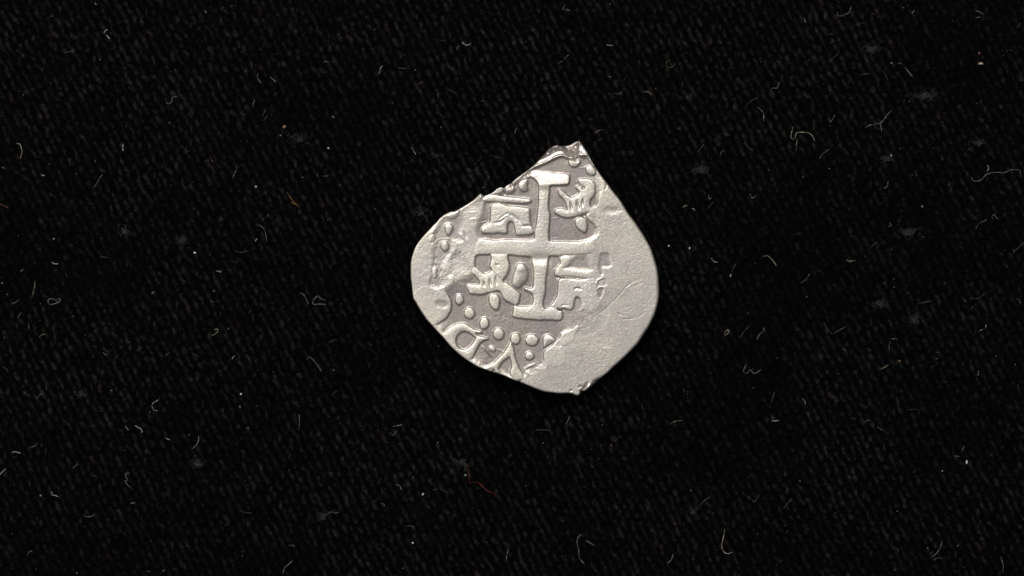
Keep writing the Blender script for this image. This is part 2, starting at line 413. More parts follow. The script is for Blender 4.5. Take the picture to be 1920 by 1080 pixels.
device('castle', [[(1050,487),(1056,480),(1068,481),(1072,487),(1066,498),(1056,502.5),(1060,504.5),(1075,506.5),(1090,508.5),(1109,508.5),(1110,514),(1112,521),(1096,522.5),
        (1080,520.3),(1065,518.8),(1045,518.4),(1041,514.5),(1040,507.5),(1045,500),(1052,494)],
       [(1048,523.5),(1060,521.3),(1072,525.5),(1085,526),(1100,523.5),(1112,521.5),(1119,526),(1118,534),(1120,545),(1121,558),(1127,566),(1122,580),(1112,588),
        (1103,588),(1098,582.5),(1091,581.5),(1090,573),(1089,563),(1087,558),(1083,556.3),(1079,558),(1077,563),(1075.5,575),(1073,580),(1069,581.7),(1062,579),
        (1055,577.5),(1050,580.5),(1044,580),(1036,577),(1032,574),(1036,570),(1041,562.5),(1045.3,555),(1046.5,540)]], w=2.0, dome=.25,
       label='castle with a roof bar and door running into the worn plain, lower right')
device('letter', [[(795,536),(800,534.5),(808,538),(815,541.5),(825,540.5),(832,536),(836.3,537),(835,545),(840,553),(845,563),(846.3,573),(844.5,582),(840.5,590),
        (836,597),(828,602.5),(820,607),(811,612),(796,594),(781,570),(775,555),(780,542)]], w=2.2, dome=.1, tone=.84, label='worn letter stump with a round right side at the left edge')
device('letter', [[(829,628),(838,618),(848,611),(858,607.3),(868,606),(876,609),(884,615),(892,619.3),(900,620.3),(904.5,623),(899,625),(892.5,623.5),(891,626),(896,630),
        (904,631.3),(917,635.7),(908,637.3),(901,642),(897,648),(892,658),(888,666),(885,673.5),(877,675),(862,664),(846,649),(836,637)]],
       holes=[[(853,636),(856,628),(862,622),(870,619),(878,621),(886,626),(894,632),(892,638),(887,646),(880,653),(872,657.5),(864,657),(857,652),(853,644)]],
       w=2.3, dome=.4, ragged=.3, label='letter D tilted along the lower left edge')
device('letter', [[(958,642),(962,652),(964,660),(965,670),(969,680),(974,692),(980,700),(983,704),(979,713),(967,712),(958,706),(956,698),(960,688),(959,680),(957,670),
        (954.5,667.5),(951,671),(944,676),(939,682),(935,688),(934,694),(939,697),(935,701),(927,696.5),(921,692),(915,695),(906,691),(912,688),(920,684),(927,680),
        (935,672),(943,664),(951,653),(955,645)]], w=2.6, dome=.3, ragged=.4, label='pointed letter like an upturned V beside the D')
BEADS = [(861,561,7.6,9.6,0),(880,587,9.2,10.2,0),(908,606,8.4,10.6,8),(935,626,9.8,10.6,0),(966.3,635,8.6,10,0),(997.3,637.5,11.6,10.4,0),
         (993,667.5,7.8,7.4,0),(923,654,6,4.2,35),(1107.5,319.5,10.6,7.4,36),(1077,303,10.2,9.2,0),(846,526,7.5,10,0)]
for i, (bx, by, rx, ry, ro) in enumerate(BEADS):
    device('bead', [ell(bx, by, rx, ry, ro)], h=3.2 if i != 7 else 1.8, w=2.3, dome=.35, ragged=.5 if i < 10 else 2.4)
device('bead', [[(1018,634),(1022,629),(1029,627.3),(1037,631),(1042.5,638),(1037,642),(1028,646),(1019.5,653),(1018.5,643)]], h=3.0, w=2.6, dome=.7)
device('bead', [[(833,422),(842,418.3),(849,424),(848,431),(844,438),(840,441.3),(836,434)]], h=2.6, w=2.4, dome=.5, base=1.9)
device('bead', [[(825,459),(830,453),(837,453),(841,459),(840,467),(834,471.5),(828,466)]], h=2.6, w=2.4, dome=.5, base=1.9)
device('bead', [[(836,405),(843,396),(852,394.5),(862,391),(861,402),(853,409),(845,410.3),(839,408)]], h=2.4, w=3, dome=.8, base=1.9)
device('bead', [[(803,448),(808,441),(814,439),(817,446),(812,453),(806,455)]], h=1.4, w=3.5, dome=.4, base=1.9, ragged=1)
device('bead', [[(811,505),(815,501),(819,506),(819,518),(815,522),(810,516)]], h=1.6, w=3, dome=.4, base=1.6, ragged=1)
# torn ledge of the worn plain, lower right of the bead row
device('ledge', [[(1051,629),(1054,625),(1061,621),(1070,618.5),(1079,613),(1086,607),(1086,620),(1078,625),(1077,637),(1072,643),(1063,646),(1057,649),(1050,644)],
                 [(1020,662),(1023,656),(1031,652),(1037,647.5),(1046,649),(1056,650),(1062,660),(1060,684),(1040,690),(1023,684),(1019.5,672)]], h=RAISE + .1, w=2.4, dome=.1, own=False)
def carve_after(p, d, w=1.6, tone=.5):
    p = chaikin(p, 1); s = win(p, 6)
    q = poly_sdf(CX[s], CY[s], p) + rag[s] * .6
    POST[s] -= d * sstep(.5 - q / (2 * w)); TONE[s] -= tone * sstep(.5 - q / (2 * w))
def groove(p, d, w, taper=True, tone=0.0):
    s = win(p, 4 * w + 2)
    q, t = line_dist(CX[s], CY[s], p)
    e = np.exp(-(q / w) ** 2) * (np.sin(math.pi * np.clip(t, .04, .96)) ** .5 if taper else 1)
    POST[s] -= d * e; TONE[s] -= tone * e
POST = np.zeros_like(CX)
# lion ribs, eyes, castle folds
for p, d, w in [([(1093.5,373),(1092,380),(1092.5,386)],3.6,1.6),([(1082,377),(1083,385),(1086,392)],3.4,2.2),([(1070,379),(1071,386),(1073,395)],2.6,2.0),
                ([(907,528),(908,537)],2.4,1.8),([(919,523),(919,530),(921,536)],2.6,1.8),([(930,518),(929.5,526),(931,533)],2.8,1.6),
                ([(929,496),(935,497)],2.2,1.5),([(936,411),(945,404),(953,399)],.8,1.4),([(938,413),(946,406),(953,402)],-.5,1.3),
                ([(952,401),(962,404),(972,412),(977,420)],1.4,3.0),([(925,418),(938,417),(947,408)],1.2,2.0),([(979,424),(990,423.5),(995,424)],2.0,1.8),
                ([(1044,519.3),(1055,519.6),(1066,519.8),(1080,521.5),(1096,524)],3.0,1.7),([(1067,573),(1058,572),(1052,574)],.8,1.2),([(1087,406),(1098,401.5),(1103,399)],2.8,2.0)]:
    groove(p, d, w, tone=.35 if d > 1 else 0)
carve_after([(817,566),(826,563),(836,565),(842,571),(837,577),(826,577),(817,573)], .8, 4.5, .5)
carve_after([(1076,543),(1079,539),(1084,538),(1089,540.5),(1091,543.5),(1083,542.5)], 2.0, 1.1, .6)
carve_after(ell(1093.6, 352, 3.2, 3.2), 4.4, 1.0, .6)
carve_after(ell(1080, 297, 5.5, 5.5), 5.0, 2.4, .7)
carve_after([(1044,577.5),(1050,578.5),(1056,579),(1056,582.5),(1048,582.5)], 3.2, 1.2, .4)
# creases and scratches of the worn plain
groove([(1212,520),(1195,524),(1183,530),(1172,540),(1164,550),(1152,563),(1140,574),(1130,583),(1113,594)], .20, 1.6, tone=.22)
groove([(1213,522.5),(1196,527),(1185,533),(1174,543),(1166,553)], -.08, 1.3)
groove([(1167,599.5),(1180,598),(1193,596.2)], .45, .9, tone=.6)
groove([(1180,497),(1176,510)], .3, .9, tone=.2); groove([(1139,330),(1136,345),(1134,357)], .9, .9, tone=.2); groove([(1139,343),(1135,357)], 1.0, .8, tone=.3)
groove([(1131,520.5),(1121,525),(1117.5,534)], -1.4, 1.1); groove([(1120,542),(1125,538.5),(1133,539)], -1.2, 1.0)
groove([(921,501),(929,510),(937,519)], -1.5, .8)
groove([(904,649),(912,658),(921,669)], -2.2, 1.5); groove([(985,691),(994,686),(1002,683)], -1.1, 2.0); groove([(983,690),(988,703)], -1.2, 2.6)
groove([(947,661),(938,657),(930,655)], -.6, 1); groove([(862,438),(868,446),(872,451)], -1.3, 1.2); groove([(869,434),(876,446)], 1.2, 2.0, tone=.2)
groove([(892,416),(905,414),(918,411)], .5, 1.0, tone=.15); groove([(880,411),(893,410.5)], -.6, 1.1); groove([(880,398),(893,397.6)], -.9, .8)
groove([(1158,586),(1166,592)], .8, 1.0, tone=.15); groove([(1085,617),(1105,613)], .3, 1.2, tone=.15); groove([(1100,625),(1118,622)], .25, 1.0, tone=.15)
groove([(805,448),(811,436),(819,424)], -1.2, 4.0); groove([(823,463),(815,460)], -.3, 1.6)
# nicks in the lower corner, with the split beside it
groove([(1089,733),(1093,728),(1102,718)], 5.5, 1.7, tone=.85); groove([(1087,725),(1089,724)], 3.5, 1.6, False, .8); groove([(1070,732.3),(1072,731.7)], 3, 1.3, False, .8)
groove([(1108,727),(1115,716),(1122,711)], 3.6, 2.4, tone=.45); groove([(1098,730),(1106,722)], -2.0, 1.8)
groove([(923,698),(926,694)], 4, 1.5, False, .6); groove([(972,717),(976,713.5)], 4, 1.3, False, .7)
# chips along the cut upper left edge
for p in ([(944,352),(946,360),(939,366)], [(958,343),(960,352)], [(905,363),(907,371)], [(987,322),(990,330)], [(980,328),(984,333)]):
    groove(p, 4.0, 2.2, tone=.35)
groove([(900,366),(903,372)], -2, 3); groove([(962,342),(975,332),(992,320)], -1.5, 3)
# short hairline scratches and pits from wear
r2 = np.random.default_rng(21)
for _ in range(170):
    x = r2.uniform(775, 1232); y = r2.uniform(270, 735)
    a = r2.choice([0.05, 0.0, 1.5, .8, -.5, 2.4]) + r2.normal(0, .25); L = r2.uniform(5, 22)
    groove([(x, y), (x + L * math.cos(a) * .5, y + L * math.sin(a) * .5 + r2.normal(0, .6)), (x + L * math.cos(a), y + L * math.sin(a))],
           r2.uniform(.10, .34) * r2.choice([1, 1, -1]), r2.uniform(.6, 1.0))
for _ in range(160):
    x = r2.uniform(775, 1232); y = r2.uniform(270, 735)
    groove([(x, y), (x + r2.uniform(-2, 2), y + r2.uniform(-2, 2))], r2.uniform(.1, .3) * r2.choice([1, -1]), r2.uniform(.7, 1.6), False)

# assemble: smooth maximum of worn level and devices, then wear, tears and the rolled edge
kk = .7
dv = np.maximum(DEV, -6)
Hc = np.maximum(HB, dv) + np.where(np.abs(HB - dv) < kk, (kk - np.abs(HB - dv)) ** 2 / (4 * kk), 0)
# bars of the cross tilt: the top stroke rises towards its lower edge, the stem dips below the arm
dcross = np.clip((CY - 333) * .15, -1.6, 1.9) * sstep((CX - 988) / 10) * sstep((1072 - CX) / 4) * sstep((CY - 317) / 4) * sstep((358 - CY) / 12)
Hc += np.where(Hc > 1.2, dcross * sstep((Hc - 1.2) / 1.5), 0)
Hc -= 2.4 * np.exp(-((CX - 1013) / 17) ** 2 - ((CY - 485) / 9) ** 2)
Hc += POST
def blur(a):
    for ax_ in (0, 1):
        a = .25 * np.roll(a, 1, ax_) + .5 * a + .25 * np.roll(a, -1, ax_)
    return a
Hc = blur(Hc); TONE = blur(TONE)
calm = .45 + .55 * sstep(Hc / 3.0)
Hc += 1.3 * fbm(CX, CY, 70, 2, 2) + .12 * fbm(CX, CY, 19, 5, 2) + calm * (.08 * fbm(CX, CY, 5.5, 3, 3) + .26 * (.2 + 1.4 * vnoise(CX, CY, 34, 2)) * fbm(CX, CY, 2.6, 6, 2))
rough_zone = np.exp(-(((CX - 822) / 22) ** 2 + ((CY - 510) / 32) ** 2)) + .8 * np.exp(-(((CX - 866) / 16) ** 2 + ((CY - 532) / 12) ** 2)) \
    + .7 * np.exp(-(((CX - 995) / 22) ** 2 + ((CY - 692) / 10) ** 2)) + .7 * np.exp(-(((CX - 905) / 16) ** 2 + ((CY - 678) / 9) ** 2)) \
    + .5 * np.exp(-(((CX - 940) / 26) ** 2 + ((CY - 592) / 14) ** 2)) + .6 * np.exp(-(((CX - 960) / 22) ** 2 + ((CY - 355) / 12) ** 2))
Hc += rough_zone * (1.2 * fbm(CX, CY, 6, 7, 3) + .6 * fbm(CX, CY, 3, 1, 2))
# overall dishing of the hammered blank: dome falling towards the left edge and the tip
Hc += -2.5 * ((CX - 1000) / 230) ** 2 - 2.0 * ((CY - 500) / 240) ** 2
# torn top: the face breaks along a ridge and falls away towards the tip
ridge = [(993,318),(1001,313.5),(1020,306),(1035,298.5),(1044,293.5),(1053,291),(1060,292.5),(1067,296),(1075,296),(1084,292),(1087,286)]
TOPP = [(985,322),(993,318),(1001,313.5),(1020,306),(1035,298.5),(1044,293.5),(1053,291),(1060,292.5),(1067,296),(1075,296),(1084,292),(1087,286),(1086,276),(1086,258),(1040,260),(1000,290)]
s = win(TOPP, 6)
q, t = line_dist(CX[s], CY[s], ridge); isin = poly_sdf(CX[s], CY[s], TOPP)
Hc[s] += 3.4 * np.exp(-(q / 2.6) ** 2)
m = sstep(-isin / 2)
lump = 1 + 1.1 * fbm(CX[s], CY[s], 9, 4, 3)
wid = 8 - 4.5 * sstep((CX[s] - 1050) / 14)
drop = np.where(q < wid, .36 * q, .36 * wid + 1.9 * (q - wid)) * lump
Hc[s] -= m * np.minimum(drop, 21); TONE[s] -= .7 * m * sstep((q - 6) / 7)  # shade of the steep outer slope is also painted into the tone
# bright facet and groove at the tip, light and shade painted into tone
groove_s = win([(1060, 262), (1112, 305)], 6)
qq, t = line_dist(CX[groove_s], CY[groove_s], [(1085,266),(1087,278),(1088,288)])
right = sstep((CX[groove_s] - 1086) / 3) * sstep((293 - CY[groove_s]) / 3)
Hc[groove_s] += right * (4.0 - .34 * (292 - CY[groove_s])) ; TONE[groove_s] += right * .5
qq, t = line_dist(CX[groove_s], CY[groove_s], [(1092,291),(1099,292),(1104,297),(1112,309),(1118,317)])
Hc[groove_s] += 2.6 * np.exp(-(qq / 3.4) ** 2); TONE[groove_s] += .5 * np.exp(-(qq / 3.4) ** 2)
qq, t = line_dist(CX[groove_s], CY[groove_s], [(1083,272),(1080,284),(1078,292)])
Hc[groove_s] -= 4.0 * np.exp(-(qq / 3.2) ** 2); TONE[groove_s] -= .5 * np.exp(-(qq / 4) ** 2)
# rolled rim
RIM = 2.6 + 2.6 * np.clip((CX - 1040) / 150, 0, 1) + 2.4 * fbm(CX, CY, 30, 4, 2)
uu = np.clip(-SD / RIM, 0, 1)
Hc -= 1.05 * RIM * (1 - np.sqrt(np.clip(1 - (1 - uu) ** 2, 0, 1)))
TONE = np.clip(TONE + .25 * fbm(CX, CY, 24, 3, 3) + .26 * fbm(CX * 2.2, CY * .55, 26, 5, 3) * sstep((CX - 1040) / 80) + .16 * fbm(CX * .5, CY * 2.4, 22, 2, 3), 0, 1)

ZBASE = 3.2
Zc = ZBASE + 26.0 + Hc
# world positions: top sheet and wall down to the cloth
cxw, cyw = 1003.0, 505.0
ox, oy = w_at(cxw, cyw, 38)
px, py = (CX - cxw) * S, (cyw - CY) * S
coin = bpy.data.objects.new('coin', None); COL.objects.link(coin)
coin.location = (float(ox), float(oy), ZBASE * S); coin.empty_display_size = .005
tag(coin, 'irregular worn silver cob coin with cross, castles and lions on black cloth', 'coin')

P = np.stack([px, py, (Zc - ZBASE) * S], -1).reshape(-1, 3)
vid = np.arange(nx * ny).reshape(ny, nx)
cells = np.stack([vid[1:, :-1], vid[1:, 1:], vid[:-1, 1:], vid[:-1, :-1]], -1)
quads = cells[cell_any]; pids = PART[cell_any]
# vertex normals over the whole face of the coin, so the parts meet without a seam
a, b, c, d = (P[quads[:, i]] for i in range(4))
fn = np.cross(c - a, d - b)
VN = np.zeros_like(P)
for i in range(4): np.add.at(VN, quads[:, i], fn)
VN /= np.linalg.norm(VN, axis=1, keepdims=True) + 1e-20

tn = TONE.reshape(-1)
for k, (nm, lab) in enumerate(PARTS):
    f = quads[pids == k]
    if not len(f): continue
    u, inv = np.unique(f, return_inverse=True)
    v = P[u]; nrm = VN[u]; tv = tn[u]; ff = inv.reshape(-1, 4)
    if k == 0:
        # rim wall: from every outer edge of the sheet down to the underside
        allf = quads
        e = np.concatenate([allf[:, [i, (i + 1) % 4]] for i in range(4)])
        key = np.sort(e, 1); code = key[:, 0].astype(np.int64) * (nx * ny) + key[:, 1]
        _, first, cnt = np.unique(code, return_index=True, return_counts=True)
        be = e[first[cnt == 1]]
        bu, binv = np.unique(be, return_inverse=True); be = binv.reshape(-1, 2)
        top = P[bu]
        sx = np.interp(0, [0, 1], [0, 1])
        cen = np.array([0, 0])
        dirv = top[:, :2] / (np.linalg.norm(top[:, :2], axis=1, keepdims=True) + 1e-12)
        nz = 1.4 * S * (fbm(top[:, 0] / S + 900, top[:, 1] / S + 900, 14, 2, 3))
        rings = [top]
        for fr, off in ((.70, -.2), (.35, -1.2), (0.0, -4.0)):
            r = top.copy(); r[:, :2] += dirv * (off * S + nz[:, None]); r[:, 2] = top[:, 2] * fr
            rings.append(r)
        W = np.concatenate(rings + [np.array([[0, 0, 0]])]); nb = len(bu)
        wf = []
        for q_ in range(3):
            wf.append(np.stack([be[:, 1] + q_ * nb, be[:, 0] + q_ * nb, be[:, 0] + (q_ + 1) * nb, be[:, 1] + (q_ + 1) * nb], -1))
        wf.append(np.stack([be[:, 1] + 3 * nb, be[:, 0] + 3 * nb, np.full(len(be), 4 * nb), np.full(len(be), 4 * nb)], -1))
        wall_f = np.concatenate(wf[:3]); cap = wf[3][:, :3]
        wn = np.concatenate([np.concatenate([np.concatenate([dirv, np.zeros((nb, 1)) + .15], 1)] * 4), [[0, 0, -1]]])
        wn /= np.linalg.norm(wn, axis=1, keepdims=True)
        base = len(v)
        v = np.concatenate([v, W]); nrm = np.concatenate([nrm, wn]); tv = np.concatenate([tv, np.full(len(W), .35)])
        ff = np.concatenate([ff, wall_f + base])
        # underside as quads that close on the middle
        m2 = np.stack([cap[:, 0], cap[:, 1], cap[:, 2]], -1) + base
        flan_cap = m2
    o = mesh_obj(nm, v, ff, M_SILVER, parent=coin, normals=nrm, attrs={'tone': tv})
    if lab: o['label'] = lab
    if k == 0:
        uu2, iv = np.unique(flan_cap, return_inverse=True)
        mesh_obj('underside', v[uu2], iv.reshape(-1, 3), M_SILVER, parent=coin, attrs={'tone': tv[uu2]}, smooth=False)

# ---------------------------------------------------------------- lint
def tube(pts, r0, sides=5, taper=.55):
    """a closed tapering tube through 3-D points (world units); r0 radius"""
    pts = np.asarray(pts, float); n = len(pts)
    T = np.gradient(pts, axis=0); T /= np.linalg.norm(T, axis=1, keepdims=True) + 1e-15
    up = np.array([0, 0, 1.0])
    A = np.cross(T, up); A /= np.linalg.norm(A, axis=1, keepdims=True) + 1e-12
    B = np.cross(A, T)
    t = np.linspace(0, 1, n)
    rr = r0 * (taper + (1 - taper) * np.sin(math.pi * np.clip(t, .03, .97)) ** .6)
    ang = np.linspace(0, 2 * math.pi, sides, endpoint=False)
    V = (pts[:, None, :] + rr[:, None, None] * (np.cos(ang)[None, :, None] * A[:, None, :] + np.sin(ang)[None, :, None] * B[:, None, :])).reshape(-1, 3)
    F = []
    for i in range(n - 1):
        for j in range(sides):
            F.append((i * sides + j, i * sides + (j + 1) % sides, (i + 1) * sides + (j + 1) % sides, (i + 1) * sides + j))
    c0 = len(V); V = np.vstack([V, pts[:1], pts[-1:]])
    for j in range(sides):
        F.append((j, c0, c0, (j + 1) % sides)); F.append(((n - 1) * sides + j, (n - 1) * sides + (j + 1) % sides, c0 + 1, c0 + 1))
    return V, F
def spline(p, step=2.2):
    """Catmull-Rom through the traced points, resampled"""
    p = np.asarray(p, float)
    if len(p) == 2: p = np.array([p[0], (p[0] + p[1]) / 2 + rng.normal(0, .5, 2), p[1]])
    q = np.vstack([2 * p[0] - p[1], p, 2 * p[-1] - p[-2]]); out = []
    for i in range(1, len(q) - 2):
        n = max(2, int(np.linalg.norm(q[i + 1] - q[i]) / step))
        for t in np.linspace(0, 1, n, endpoint=False):
            out.append(.5 * (2 * q[i] + (q[i + 1] - q[i - 1]) * t + (2 * q[i - 1] - 5 * q[i] + 4 * q[i + 1] - q[i + 2]) * t * t + (3 * q[i] - q[i - 1] - 3 * q[i + 1] + q[i + 2]) * t ** 3))
    out.append(p[-1]); return np.array(out)
def tri_quads(F):
    """split the fan 'quads' that repeat a corner into triangles; all faces as triangles"""
    T = []
    for f in F:
        T.append((f[0], f[1], f[2]))
        if f[2] != f[3] and f[1] != f[2]: T.append((f[0], f[2], f[3]))
        elif f[1] == f[2]: T[-1] = (f[0], f[1], f[3])
    return np.array(T, np.int32)

def fibre(name, strands, colour, r, lift=6.0):
    Vs = []; Fs = []; off = 0
    for pts in strands:
        p = spline(pts)
        n = len(p)
        hc, _ = cloth_field(p[:, 0], p[:, 1])
        t = np.linspace(0, 1, n)
        z = hc * .5 + 3.2 + r + lift * (.25 + .75 * np.abs(np.sin(math.pi * (t * rng.uniform(.7, 1.6) + rng.random())))) * min(1, n / 10)
        x, y = w_at(p[:, 0], p[:, 1], z)
        V, F = tube(np.stack([x, y, z * S], -1), r * S)
        Vs.append(V); Fs.append(tri_quads(F) + off); off += len(V)
    V = np.vstack(Vs); c = V.mean(0); c[2] = V[:, 2].min()
    return mesh_obj(name, V - c, np.vstack(Fs), MF[colour], loc=tuple(c))
def crumb(name, x, y, rx, ry, rot, colour):
    r = np.random.default_rng(int(x * 13 + y))
    n, m = 9, 6; V = []
    for i in range(m + 1):
        th = math.pi * i / m
        for j in range(n):
            ph = 2 * math.pi * j / n
            k = .85 + .75 * (r.random() - .5) * math.sin(th)
            V.append((rx * math.sin(th) * math.cos(ph) * k, ry * math.sin(th) * math.sin(ph) * k, .75 * min(rx, ry) * math.cos(th) * k))
    V = np.array(V)
    c, s = math.cos(math.radians(-rot)), math.sin(math.radians(-rot))
    V = np.stack([V[:, 0] * c - V[:, 1] * s, V[:, 0] * s + V[:, 1] * c, V[:, 2]], -1) * S * .85
    F = []
    for i in range(m):
        for j in range(n):
            a, b = i * n + j, i * n + (j + 1) % n
            if i > 0: F.append((a, a + n, b))
            if i < m - 1: F.append((b, a + n, b + n))
    z = float(cloth_field(np.array([x]), np.array([y]))[0][0]) + .7 * min(rx, ry) + .5
    V[:, 2] -= V[:, 2].min(); wx_, wy_ = w_at(x, y, z)
    return mesh_obj(name, V, np.array(F), MF[colour], loc=(float(wx_), float(wy_), (z - .7 * min(rx, ry)) * S))
def tuft(name, x, y, rx, ry, n, colour, seed):
    r = np.random.default_rng(seed); strands = []
    for _ in range(int(n * 4.5)):
        a = r.uniform(0, 6.28); q = r.normal(0, .5, 2) * r.choice([.4, 1, 1.5]); cx_, cy_ = x + q[0] * rx * 1.15 + q[1] * 4, y + q[1] * ry * .8 - q[0] * 4
        L = r.uniform(2, 6); k = r.normal(0, .7)
        strands.append([(cx_, cy_), (cx_ + L * .5 * math.cos(a), cy_ + L * .5 * math.sin(a)), (cx_ + L * math.cos(a + k), cy_ + L * math.sin(a + k))])
    return fibre(name, strands, 'cloud', .26, 1.5)

